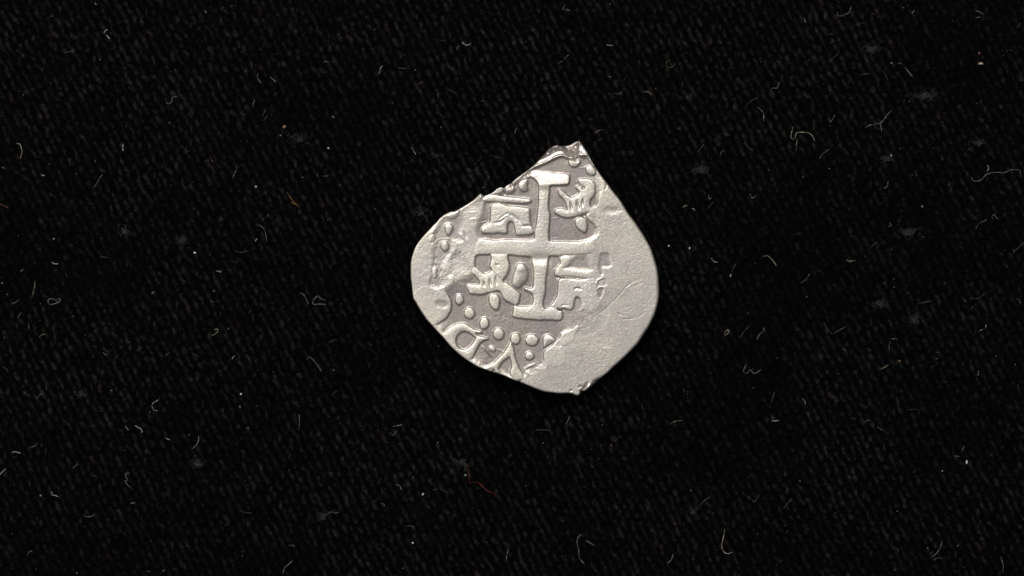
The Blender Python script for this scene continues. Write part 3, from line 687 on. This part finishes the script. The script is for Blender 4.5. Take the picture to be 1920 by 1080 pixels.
# (colour, radius, strands) traced one by one; a string at the end is its own label, None gets one below
LINT = [
('white',.75,[[(195,63),(197,58),(202,55)],[(200,66),(206,73)]],None),
('grey',.7,[[(121,98),(130,97),(139,95)]],None),
('tan',.85,[[(30,269),(37,270),(40,278),(41,286),(38,298)]],'tan crook-shaped lint fibre close to the left edge, upper part of the photo'),
('white',.9,[[(231,270),(230,277),(231,283)]],None),
('white',.9,[[(78,326),(79,329),(85,329)]],None),
('grey',.8,[[(176,351),(182,343),(188,332),(193,327)]],None),
('grey',.7,[[(310,184),(312,192),(317,195),(322,190),(323,183),(333,181)]],'hook-shaped grey lint fibre with a side arm in the upper left area'),
('grey',.6,[[(483,138),(483,145),(486,151),(490,156)]],None),
('white',.7,[[(507,144),(512,149),(517,154)]],None),
('grey',.6,[[(473,203),(475,193),(478,187)]],None),
('dim',.7,[[(491,219),(496,210),(497,206)],[(495,226),(502,216)]],None),
('grey',.6,[[(437,333),(440,325),(443,319)]],None),
('rust',.8,[[(394,293),(396,298),(399,304)]],'small rust-brown fibre bit in the upper left area'),
('white',.7,[[(606,117),(611,115),(617,117)]],None),
('white',.7,[[(622,217),(627,222)]],None),
('grey',.6,[[(595,326),(597,333)],[(605,330),(615,329)]],None),
('grey',.9,[[(2,313),(6,314),(10,316)]],None),
('white',.6,[[(384,20),(387,25)]],None),
('dim',.8,[[(131,312),(130,304),(133,297)]],None),
('dim',.7,[[(225,296),(227,302),(230,308)]],None),
('grey',.6,[[(856,93),(858,88),(862,86)]],None),
('white',.7,[[(866,79),(871,83),(876,85),(882,82)]],'white S-curved lint fibre high above and left of the coin'),
('white',.75,[[(710,139),(713,132),(714,126),(718,124)]],None),
('grey',.55,[[(745,127),(754,128),(762,129)]],None),
('grey',.7,[[(822,184),(821,178),(823,174)]],None),
('white',.55,[[(772,277),(776,284),(780,290)]],None),
('green',.8,[[(1266,118),(1263,124),(1257,127),(1251,125),(1249,119),(1252,114),(1258,113)]],'green curled fibre above the coin, to the right'),
('tan',.8,[[(1206,173),(1213,172),(1219,175),(1221,179)]],'tan bent fibre below the green curled fibre'),
('grey',.6,[[(1150,175),(1160,176),(1166,173),(1167,169)]],None),
('white',.7,[[(1137,84),(1143,85),(1150,85)]],None),
('grey',.6,[[(1046,119),(1054,115)],[(1056,113),(1066,103)]],None),
('grey',.8,[[(1140,142),(1146,144)]],None),
('grey',.6,[[(1055,20),(1056,13),(1060,10)],[(1062,17),(1070,20)]],None),
('grey',.6,[[(965,250),(967,243),(969,240)]],None),
('grey',.65,[[(1114,253),(1118,247),(1126,244),(1131,243)]],None),
('dim',.6,[[(918,291),(930,294),(944,297)]],None),
('dim',.6,[[(818,75),(827,76),(836,77)]],None),
('dim',.5,[[(836,164),(847,171),(857,177)]],None),
('dim',.5,[[(818,210),(828,216),(838,221)]],None),
('grey',.6,[[(902,191),(908,187)]],None),
('grey',.8,[[(1447,172),(1446,167),(1451,165),(1457,165),(1460,158),(1461,154)]],'stepped zigzag grey lint fibre in the upper right area'),
('tan',.75,[[(1487,238),(1484,250),(1483,258),(1487,261),(1491,257),(1494,249),(1506,248),(1518,250),(1525,258),(1528,265)],[(1495,262),(1493,272),(1493,283)]],
   'large bracket-shaped lint fibre with a hanging leg, upper right'),
('grey',.85,[[(1673,206),(1664,215),(1655,227),(1650,231),(1640,233),(1630,235),(1622,240)],[(1650,231),(1652,238),(1653,246)]],'large Y-shaped forked grey lint fibre, upper right'),
('grey',.65,[[(1570,23),(1571,29),(1577,30),(1587,26),(1592,23),(1596,12)]],None),
('grey',.65,[[(1508,33),(1511,43)]],None),
('dim',.75,[[(1398,197),(1408,190),(1420,182)]],None),
('grey',.65,[[(1421,201),(1430,210),(1432,218),(1432,227)]],None),
('grey',.65,[[(1554,222),(1556,229),(1561,224),(1565,216)]],None),
('grey',.85,[[(1822,332),(1823,337),(1830,340),(1840,337),(1846,330),(1855,325),(1868,323),(1882,324),(1893,319),(1905,318),(1912,320),(1914,333)]],
   'long wavy grey lint fibre near the right edge'),
('white',.8,[[(1852,310),(1854,316),(1851,321)]],None),
('grey',.8,[[(1657,353),(1663,350),(1665,340)]],None),
('grey',.7,[[(1683,118),(1692,120)],[(1696,125),(1703,134),(1711,144)]],None),
('dim',.6,[[(1595,50),(1608,46),(1622,42)]],None),
('grey',.6,[[(1555,63),(1563,65)]],None),
('white',.65,[[(1710,25),(1715,19)]],None),
('grey',.6,[[(1830,20),(1838,23),(1844,27)],[(1829,33),(1837,32)]],None),
('dim',.9,[[(1906,53),(1914,43)]],None),
('dim',.8,[[(1611,141),(1622,139),(1632,138)]],None),
('grey',.6,[[(1350,295),(1352,286),(1358,282)]],None),
('dim',.6,[[(1655,132),(1660,141),(1665,150)]],None),
('dim',.7,[[(1306,287),(1313,279),(1320,270)]],None),
('dim',.7,[[(1395,268),(1404,277),(1413,283)]],None),
('dim',.6,[[(1554,116),(1565,107),(1573,98)]],None),
('grey',.6,[[(1537,299),(1541,290),(1555,279)]],None),
('white',1.2,[[(97,491),(100,494),(107,495),(109,493)]],'bright white flake-like fibre near the left edge at mid height'),
('tan',.8,[[(66,527),(64,541),(59,560)]],'straight tan fibre near the left edge just below the bright white flake'),
('grey',.7,[[(22,570),(29,567),(35,562)]],None),
('grey',.7,[[(105,567),(107,562),(112,560),(113,564),(109,567),(101,570),(95,571),(91,568),(90,563),(94,560),(100,561),(105,563)]],'closed bow-tie loop of grey lint near the left edge'),
('grey',.7,[[(33,597),(36,591),(41,586)]],None),
('grey',.7,[[(53,605),(54,611),(54,617)]],None),
('tan',.8,[[(73,633),(78,628),(87,626)]],None),
('tan',1.4,[[(284,551),(289,547)]],'small tan flake standing alone left of the coin'),
('white',.85,[[(405,509),(409,508),(412,510),(416,509)]],'small white squiggle of lint well left of the coin'),
('grey',.65,[[(480,421),(488,423),(495,430),(499,442),(500,452)]],'long quarter-circle arc of grey lint left of the coin'),
('white',1.1,[[(479,454),(480,449),(483,448)]],None),
('dim',.75,[[(441,471),(452,473),(466,470)]],None),
('grey',.6,[[(492,415),(494,410),(496,410)],[(500,409),(503,402)]],None),
('orange',.9,[[(538,360),(548,375),(561,388)],[(547,379),(555,384)]],'orange straw-like fibre with a small side branch, left of the coin'),
('grey',.75,[[(562,549),(568,551),(574,560),(578,570)]],None),
('grey',.6,[[(610,563),(602,560),(596,555),(590,560),(586,568),(590,571),(600,570),(611,571)]],'triangular loop of grey lint left of the coin'),
('tan',.85,[[(397,629),(403,626),(409,621),(408,617),(402,618)]],'tan question-mark shaped fibre left of and below the coin\'s middle'),
('white',.9,[[(435,673),(440,668)]],None),
('grey',.75,[[(575,673),(581,669),(586,674),(593,682),(599,690),(603,697)]],'long bent grey lint fibre left of the coin\'s lower part'),
('dim',.9,[[(615,643),(625,638),(632,637)]],None),
('grey',.8,[[(38,509),(45,504)]],None),
('grey',.6,[[(188,481),(194,482),(200,482)]],None),
('white',.6,[[(193,661),(200,666)]],None),
('grey',.6,[[(310,668),(317,661)]],None),
('rust',.7,[[(0,382),(9,386),(17,391)]],'rust-coloured fibre running in from the left edge'),
('dim',.8,[[(5,688),(15,695)]],None),
('white',.6,[[(177,4),(181,9)]],None),
('dim',.7,[[(360,662),(366,665),(372,670)]],None),
('grey',.8,[[(1328,365),(1330,373),(1334,371)]],None),
('grey',.65,[[(1406,363),(1409,370),(1413,371),(1417,366)]],None),
('dim',.7,[[(1326,393),(1332,384),(1338,378)]],None),
('tan',.8,[[(1280,389),(1286,385),(1290,387)],[(1297,391),(1303,395)]],None),
('tan',.75,[[(1432,481),(1438,479),(1447,486),(1453,494),(1456,499)]],'tan bent fibre alone right of the coin'),
('grey',.6,[[(1502,531),(1512,523),(1518,513)]],None),
('tan',.9,[[(1587,487),(1592,490),(1604,488)]],None),
('white',.65,[[(1334,484),(1338,490),(1346,492)]],None),
('dim',.7,[[(1380,493),(1375,503),(1371,512)]],None),
('grey',.75,[[(1665,424),(1670,424),(1671,420),(1667,418)]],None),
('grey',.6,[[(1829,430),(1834,421),(1841,416),(1850,413)]],None),
('grey',.8,[[(1862,411),(1860,405),(1864,402),(1867,407),(1872,411)]],'tiny looped grey fibre near the right edge'),
('dim',1.0,[[(1899,474),(1912,462),(1920,455)]],None),
('tan',.7,[[(1358,628),(1361,620),(1367,619),(1365,625),(1359,629)]],None),
('dim',.7,[[(1388,633),(1395,622),(1404,611)]],None),
('tan',.7,[[(1419,637),(1424,627),(1432,621),(1431,614)]],'tan S-shaped fibre right of the coin\'s lower part'),
('dim',1.0,[[(1545,604),(1550,615),(1561,627)],[(1561,627),(1575,618),(1588,612)]],'dim V-shaped fibre pair right of the coin'),
('grey',.75,[[(1399,682),(1394,697),(1402,699),(1407,693),(1413,700),(1420,698),(1428,692)]],'zigzag W-shaped fibre lower right of the coin'),
('grey',.75,[[(1671,636),(1678,635),(1684,637)],[(1669,640),(1667,651),(1667,661)]],None),
('tan',1.2,[[(1651,692),(1658,689),(1666,684)]],'thick short tan bar of fibre, lower right'),
('tan',1.0,[[(1836,621),(1843,618)],[(1847,616),(1849,609)]],None),
('grey',.7,[[(1906,560),(1912,563),(1913,570)]],None),
('dim',.9,[[(1720,570),(1733,567),(1747,564)]],None),
('grey',.65,[[(1835,695),(1834,705)]],None),
('grey',.7,[[(1580,654),(1587,658)]],None),
('dim',.7,[[(1630,466),(1637,459),(1645,453)]],None),
('dim',.8,[[(1494,440),(1502,436)]],None),
('dim',.7,[[(1818,560),(1835,559),(1848,548)]],None),
('grey',.75,[[(68,748),(75,740),(83,737)]],None),
('white',.75,[[(297,750),(288,755),(285,760),(288,768),(297,771)]],'white C-shaped lint fibre in the lower left area'),
('white',.65,[[(235,799),(241,807)]],None),
('white',.8,[[(253,798),(262,803),(267,808),(265,811)]],None),
('white',1.2,[[(22,849),(26,847),(33,848),(38,850)]],'thick bright white fibre near the left edge, lower part of the photo'),
('white',.8,[[(0,890),(5,884),(11,879)]],None),
('grey',.8,[[(57,839),(65,836),(70,831)]],None),
('white',1.0,[[(97,922),(97,927),(103,929),(109,931)]],'bright white L-shaped fibre in the lower left corner area'),
('grey',.8,[[(243,887),(237,887),(235,893),(239,899),(236,904),(240,910),(245,915)]],'grey lint squiggle shaped like a figure three, lower left'),
('white',.75,[[(244,944),(249,943),(253,943)]],None),
('grey',.75,[[(157,968),(168,969),(178,965)]],None),
('grey',.8,[[(136,878),(141,874),(146,869)]],None),
('grey',.8,[[(372,817),(373,823),(369,833),(360,842)]],None),
('grey',.7,[[(560,776),(562,790),(559,806)]],None),
('white',.7,[[(310,820),(313,823),(318,824)]],None),
('grey',.8,[[(51,1043),(53,1037),(58,1033),(62,1036)]],'grey hook fibre in the bottom left corner'),
('grey',1.1,[[(530,1076),(534,1064),(541,1058),(549,1051)]],'thick grey fibre touching the bottom edge left of centre'),
('grey',.8,[[(541,1023),(548,1022),(554,1025)]],None),
('dim',.8,[[(447,956),(460,961),(472,962)]],None),
('grey',.75,[[(605,970),(612,966),(620,960),(628,962),(635,960)]],None),
('dim',.8,[[(623,741),(632,732)]],None),
('grey',.8,[[(275,1071),(282,1071)],[(304,1072),(308,1068)]],None),
('white',.8,[[(737,800),(743,798),(753,797),(751,795)]],'bright white tapering fibre below and left of the coin'),
('grey',.8,[[(738,816),(744,808)]],None),
('red',.8,[[(872,869),(877,876),(879,887),(880,906)],[(880,906),(888,904),(897,905),(906,913),(913,920),(922,923),(932,931)]],'long kinked dark red thread below the coin'),
('grey',.75,[[(773,898),(775,894),(777,893)]],None),
('tan',.8,[[(744,909),(750,911),(753,919)]],None),
('grey',.7,[[(1061,796),(1065,788),(1069,779)]],None),
('tan',.9,[[(1255,796),(1263,791),(1271,789),(1279,788)]],'tan fibre just below the coin\'s lower right side'),
('grey',.9,[[(1095,1057),(1086,1045),(1085,1030),(1082,1018),(1083,1010),(1089,1002),(1094,1006)],[(1098,1013),(1105,1017),(1116,1024)]],'large grey loop of lint near the bottom edge under the coin'),
('grey',.75,[[(953,1030),(950,1042),(949,1053)]],None),
('grey',.7,[[(760,987),(770,986),(778,990)]],None),
('grey',.7,[[(715,944),(719,945),(722,950)]],None),
('grey',.75,[[(1251,1057),(1258,1050),(1262,1040)]],None),
('dim',.8,[[(824,915),(831,919),(840,924)]],None),
('grey',.6,[[(870,884),(873,877)]],None),
('dim',.8,[[(1004,806),(1018,806),(1032,807)]],None),
('tan',.95,[[(1359,992),(1357,1005),(1354,1018),(1354,1030),(1360,1037),(1366,1038),(1374,1035)]],'long tan J-shaped fibre in the lower right area near the bottom edge'),
('tan',.95,[[(1505,748),(1509,752),(1511,759)]],None),
('white',.8,[[(1446,789),(1455,789),(1461,788)],[(1448,784),(1450,784)]],None),
('dim',.9,[[(1311,949),(1320,939),(1331,932)]],None),
('dim',1.0,[[(1469,953),(1478,942),(1485,935)]],None),
('dim',.9,[[(1403,930),(1414,942)],[(1414,942),(1425,927)]],None),
('grey',.8,[[(1789,855),(1800,856)],[(1803,848),(1808,836)]],None),
('dim',.9,[[(1622,792),(1627,788),(1632,789)],[(1645,800),(1656,807)]],None),
('grey',.9,[[(1749,1044),(1757,1036),(1763,1027),(1766,1016)]],None),
('grey',.8,[[(1750,1050),(1758,1046),(1766,1047)]],None),
('white',.8,[[(1794,1025),(1798,1021)]],None),
('grey',.75,[[(1880,1074),(1881,1060),(1878,1050),(1876,1044)]],None),
('rust',.8,[[(1700,769),(1709,768),(1718,767)]],None),
('dim',.8,[[(1452,735),(1449,745),(1446,757)]],None),
]
CRUMBS = [
(533,238,4.4,3.4,-30,'brown','brown seed-like crumb in the upper left area'),(526,254,2.6,1.7,30,'brown','smaller brown crumb just below the brown seed'),
(480,350,3.0,1.9,5,'white','white crumb below and left of the brown seed'),(1839,119,6.2,2.9,4,'tan','pale oval seed husk near the right edge, upper right'),
(1836,100,2.4,3.4,20,'rust','rust-brown crumb just above the pale oval husk'),(365,474,3.8,2.2,35,'white','bluish white flake crumb far left of the coin at mid height'),
(1254,461,1.9,2.4,25,'white','tiny white crumb right beside the coin\'s right edge'),(1293,465,1.8,2.8,15,'white','small white crumb a little right of the coin, the second one out'),
(1370,517,2.0,4.0,5,'tan','tan crumb at the foot of a dim fibre right of the coin'),(1687,677,2.8,2.2,20,'brown','brown crumb beside the thick tan fibre bar'),
(1813,867,2.7,4.2,0,'white','bright white drop-shaped crumb in the lower right area'),(1767,883,2.2,2.4,0,'grey','grey crumb just left of the white drop-shaped crumb'),
(452,739,2.8,1.9,-40,'white','irregular white crumb between the white C-shaped fibre and the coin'),(450,763,1.8,2.4,0,'grey','grey crumb right below the white crumb, lower left'),
(76,929,1.6,2.4,10,'tan','tan crumb left of the bright L-shaped fibre'),(793,927,2.2,3.4,25,'white','white crumb left of the dark red thread'),
(774,1018,2.5,2.1,30,'white','round white crumb below the coin near the bottom edge'),(873,891,3.0,2.2,20,'grey','grey crumb beside the bend of the dark red thread'),
(1672,118,2.0,1.5,0,'tan','small tan speck left of the pale oval husk'),(1146,835,2.0,2.2,0,'rust','pinkish crumb below the coin\'s lower right corner'),
(1671,292,2.6,3.0,0,'grey','grey crumb in a dusty patch below the forked fibre'),(616,278,3.0,1.4,10,'white','white crumb above and left of the coin'),
(101,448,1.6,2.0,0,'white','tiny white crumb left of the coin, above the bright flake'),(1729,387,1.9,2.2,0,'tan','tan speck in the right area at mid height'),
(1500,902,2.0,1.8,0,'dim','dim crumb between the W-shaped fibre and the bottom edge'),
]
TUFTS = [(1634,92,13,9,34,'dim'),(1732,180,20,9,48,'dim'),(1314,318,14,9,40,'dim'),(1702,436,15,10,46,'dim'),(1650,570,13,8,30,'dim'),(1714,600,13,9,32,'dim'),
(1662,298,10,8,20,'dim'),(370,869,9,9,28,'dim'),(605,968,9,7,22,'dim'),(232,433,8,10,22,'dim'),(340,452,9,9,20,'dim'),(790,400,10,14,24,'dim'),(866,868,12,9,26,'dim'),
(1835,268,14,9,22,'dim'),(1300,960,12,8,18,'dim'),(560,260,16,12,26,'dim'),(152,683+55,9,8,16,'dim')]

things = []   # (object, descriptor, x, y, own label)
CNAME = {'white': 'white', 'grey': 'grey', 'dim': 'dim grey', 'tan': 'tan', 'rust': 'rust-brown', 'orange': 'orange', 'red': 'red', 'green': 'green'}
for colr, r, strands, lab in LINT:
    nm = {'red': 'red_thread', 'green': 'green_fibre', 'orange': 'straw_fibre'}.get(colr, 'lint_fibre')
    o = fibre(nm, strands, colr, r * rng.uniform(.27, .44))
    allp = np.vstack([spline(p) for p in strands])
    L = sum(np.linalg.norm(np.diff(spline(p), axis=0), axis=1).sum() for p in strands)
    p0 = spline(strands[0]); L0 = np.linalg.norm(np.diff(p0, axis=0), axis=1).sum()
    ch = np.linalg.norm(p0[-1] - p0[0]) / (L0 + 1e-9)
    shape = 'broken' if len(strands) > 1 else ('straight' if ch > .985 else 'slightly bent' if ch > .93 else 'curved' if ch > .75 else 'hooked')
    size = 'tiny' if L < 10 else 'short' if L < 21 else 'long'
    things.append([o, f'{size} {shape} {CNAME[colr]} lint fibre', allp[:, 0].mean(), allp[:, 1].mean(), lab, 'fibre', 'lint fibres strewn over the cloth'])
for x, y, rx, ry, ro, colr, lab in CRUMBS:
    things.append([crumb('dust_crumb', x, y, rx, ry, ro, colr), 'crumb', x, y, lab, 'crumb', 'crumbs of dust on the cloth'])
for i, (x, y, rx, ry, n, colr) in enumerate(TUFTS):
    things.append([tuft('dust_tuft', x, y, rx, ry, n, colr, 50 + i), 'faint fuzzy dust tuft', x, y, None, 'dust tuft', 'faint dust tufts on the cloth'])
# labels: each remaining bit is named by its look and by the marked thing it lies closest to
LAND = [('the coin\'s top tip', 1086, 264), ('the coin\'s bottom corner', 1086, 740), ('the coin\'s left edge', 770, 505), ('the coin\'s right edge', 1236, 540),
        ('the photo\'s top left corner', 0, 0), ('the photo\'s top right corner', 1920, 0), ('the photo\'s bottom left corner', 0, 1080), ('the photo\'s bottom right corner', 1920, 1080),
        ('the middle of the top edge', 960, 0), ('the middle of the bottom edge', 960, 1080), ('the middle of the left edge', 0, 540), ('the middle of the right edge', 1920, 540),
        ('the green curled fibre', 1257, 120), ('the red thread', 892, 900), ('the orange straw-like fibre', 549, 375), ('the brown seed', 533, 238), ('the pale oval husk', 1839, 119),
        ('the Y-shaped forked fibre', 1648, 228), ('the bracket-shaped fibre', 1505, 255), ('the long wavy fibre', 1868, 328), ('the white C-shaped fibre', 289, 761),
        ('the bow-tie loop of lint', 102, 566), ('the J-shaped tan fibre', 1360, 1015), ('the white drop-shaped crumb', 1813, 867), ('the grey loop under the coin', 1095, 1025),
        ('the crook-shaped fibre', 37, 280), ('the V-shaped fibre pair', 1562, 618), ('the W-shaped fibre', 1408, 693), ('the L-shaped white fibre', 102, 927),
        ('the grey quarter-circle arc', 492, 433), ('the zigzag stepped fibre', 1455, 163), ('the figure-three squiggle', 239, 900), ('the thick tan bar', 1658, 688),
        ('the triangular lint loop', 597, 564), ('the white S-curved fibre', 874, 83), ('the hook fibre with a side arm', 320, 188)]
ORD = ['', 'second ', 'third ', 'fourth ']
used = set(t[4] for t in things if t[4])
for t in things:
    if t[4]: continue
    same = [q for q in things if q[1] == t[1] and not q[4]] + [q for q in things if q[1] == t[1] and q[4] and q is not t]
    best = None
    for rank in range(4):
        for nm, lx, ly in sorted(LAND, key=lambda l: math.hypot(l[1] - t[2], l[2] - t[3])):
            dd = sorted(math.hypot(lx - q[2], ly - q[3]) for q in same)
            if abs(dd[min(rank, len(dd) - 1)] - math.hypot(lx - t[2], ly - t[3])) < 1e-6 and (math.hypot(lx - t[2], ly - t[3]) < 420 or rank == 3):
                lab = f'{t[1]} {ORD[rank]}closest to {nm}' if rank else f'{t[1]} closest to {nm}'
                lab = lab.replace('fibre second', 'fibre, second').replace('fibre third', 'fibre, third').replace('fibre fourth', 'fibre, fourth')
                if lab not in used: best = lab; break
        if best: break
    if not best: best = f'{t[1]} about {int(t[2] / 19.2)} percent across and {int(t[3] / 10.8)} percent down'
    used.add(best); t.append(best)
for t in things:
    tag(t[0], t[4] or t[-1], t[5], t[6])

# ---------------------------------------------------------------- fuzz of the cloth and fine dust: nobody could count it
def inside_coin(x, y):
    xi = np.clip(((x - cgx[0]) / cs).astype(int), 0, nx - 1); yi = np.clip(((y - cgy[0]) / cs).astype(int), 0, ny - 1)
    box = (x > cgx[0]) & (x < cgx[-1]) & (y > cgy[0]) & (y < cgy[-1])
    return box & (SD0[yi, xi] < 9)
nf = 52000
fx = rng.uniform(-150, 2070, nf); fy = rng.uniform(-120, 1200, nf)
hc, fc = cloth_field(fx, fy)
keep = ~inside_coin(fx, fy) & (rng.random(nf) < .25 + 1.2 * hc / 3.4)
fx, fy, hc, fc = fx[keep], fy[keep], hc[keep], fc[keep]; nf = len(fx)
an = rng.normal(math.atan2(ALONG[1], ALONG[0]), .9, nf); ln = rng.uniform(3, 9, nf); cu = rng.normal(0, .7, nf)
rad = rng.uniform(.28, .5, nf)
bright = np.clip(fc * 1.1 + .03 + (rng.random(nf) < .012) * rng.random(nf) * 1.3, 0, 1)
VV = np.zeros((nf, 3, 3, 3))
for k in range(3):
    t = k / 2
    ax_ = fx + ln * t * np.cos(an + cu * t) - ln * .3 * np.cos(an); ay_ = fy + ln * t * np.sin(an + cu * t) - ln * .3 * np.sin(an)
    z = hc + .6 + 4.0 * math.sin(math.pi * t * .8) * np.minimum(1, ln / 7)
    x, y = w_at(ax_, ay_, z)
    for j in range(3):
        a = 2 * math.pi * j / 3
        rr = rad * (1 - .45 * t) * S
        VV[:, k, j, 0] = x - np.sin(an) * rr * math.cos(a); VV[:, k, j, 1] = y - np.cos(an) * rr * math.cos(a); VV[:, k, j, 2] = z * S + rr * math.sin(a)
base = (np.arange(nf) * 9)[:, None, None]
loc = np.array([[k * 3 + j, k * 3 + (j + 1) % 3, (k + 1) * 3 + (j + 1) % 3, (k + 1) * 3 + j] for k in range(2) for j in range(3)])
FF = (base + loc[None]).reshape(-1, 4)
fz = mesh_obj('cloth_fuzz', VV.reshape(-1, 3), FF, M_FUZZ, attrs={'fade': np.repeat(bright, 9)})
tag(fz, 'fine dark fuzz of loose fibre ends all over the black cloth', 'fuzz', kind='stuff')

nd = 1000
dx = rng.uniform(-100, 2020, nd); dy = rng.uniform(-80, 1160, nd)
k_ = ~inside_coin(dx, dy); dx, dy = dx[k_], dy[k_]; nd = len(dx)
hd, _ = cloth_field(dx, dy); rd = rng.gamma(2.0, .16, nd) + .22
z = hd + rd + 1.6
x, y = w_at(dx, dy, z)
oc = np.array([[1,0,0],[-1,0,0],[0,1,0],[0,-1,0],[0,0,1],[0,0,-1]], float)
VV = np.stack([x, y, z * S], -1)[:, None, :] + oc[None] * (rd * S)[:, None, None] * rng.uniform(.6, 1.3, (nd, 6, 1))
of = np.array([[0,2,4],[2,1,4],[1,3,4],[3,0,4],[2,0,5],[1,2,5],[3,1,5],[0,3,5]])
FF = ((np.arange(nd) * 6)[:, None, None] + of[None]).reshape(-1, 3)
ds = mesh_obj('fine_dust', VV.reshape(-1, 3), FF, MF['grey'])
tag(ds, 'fine specks of pale dust scattered over the black cloth', 'dust', kind='stuff')
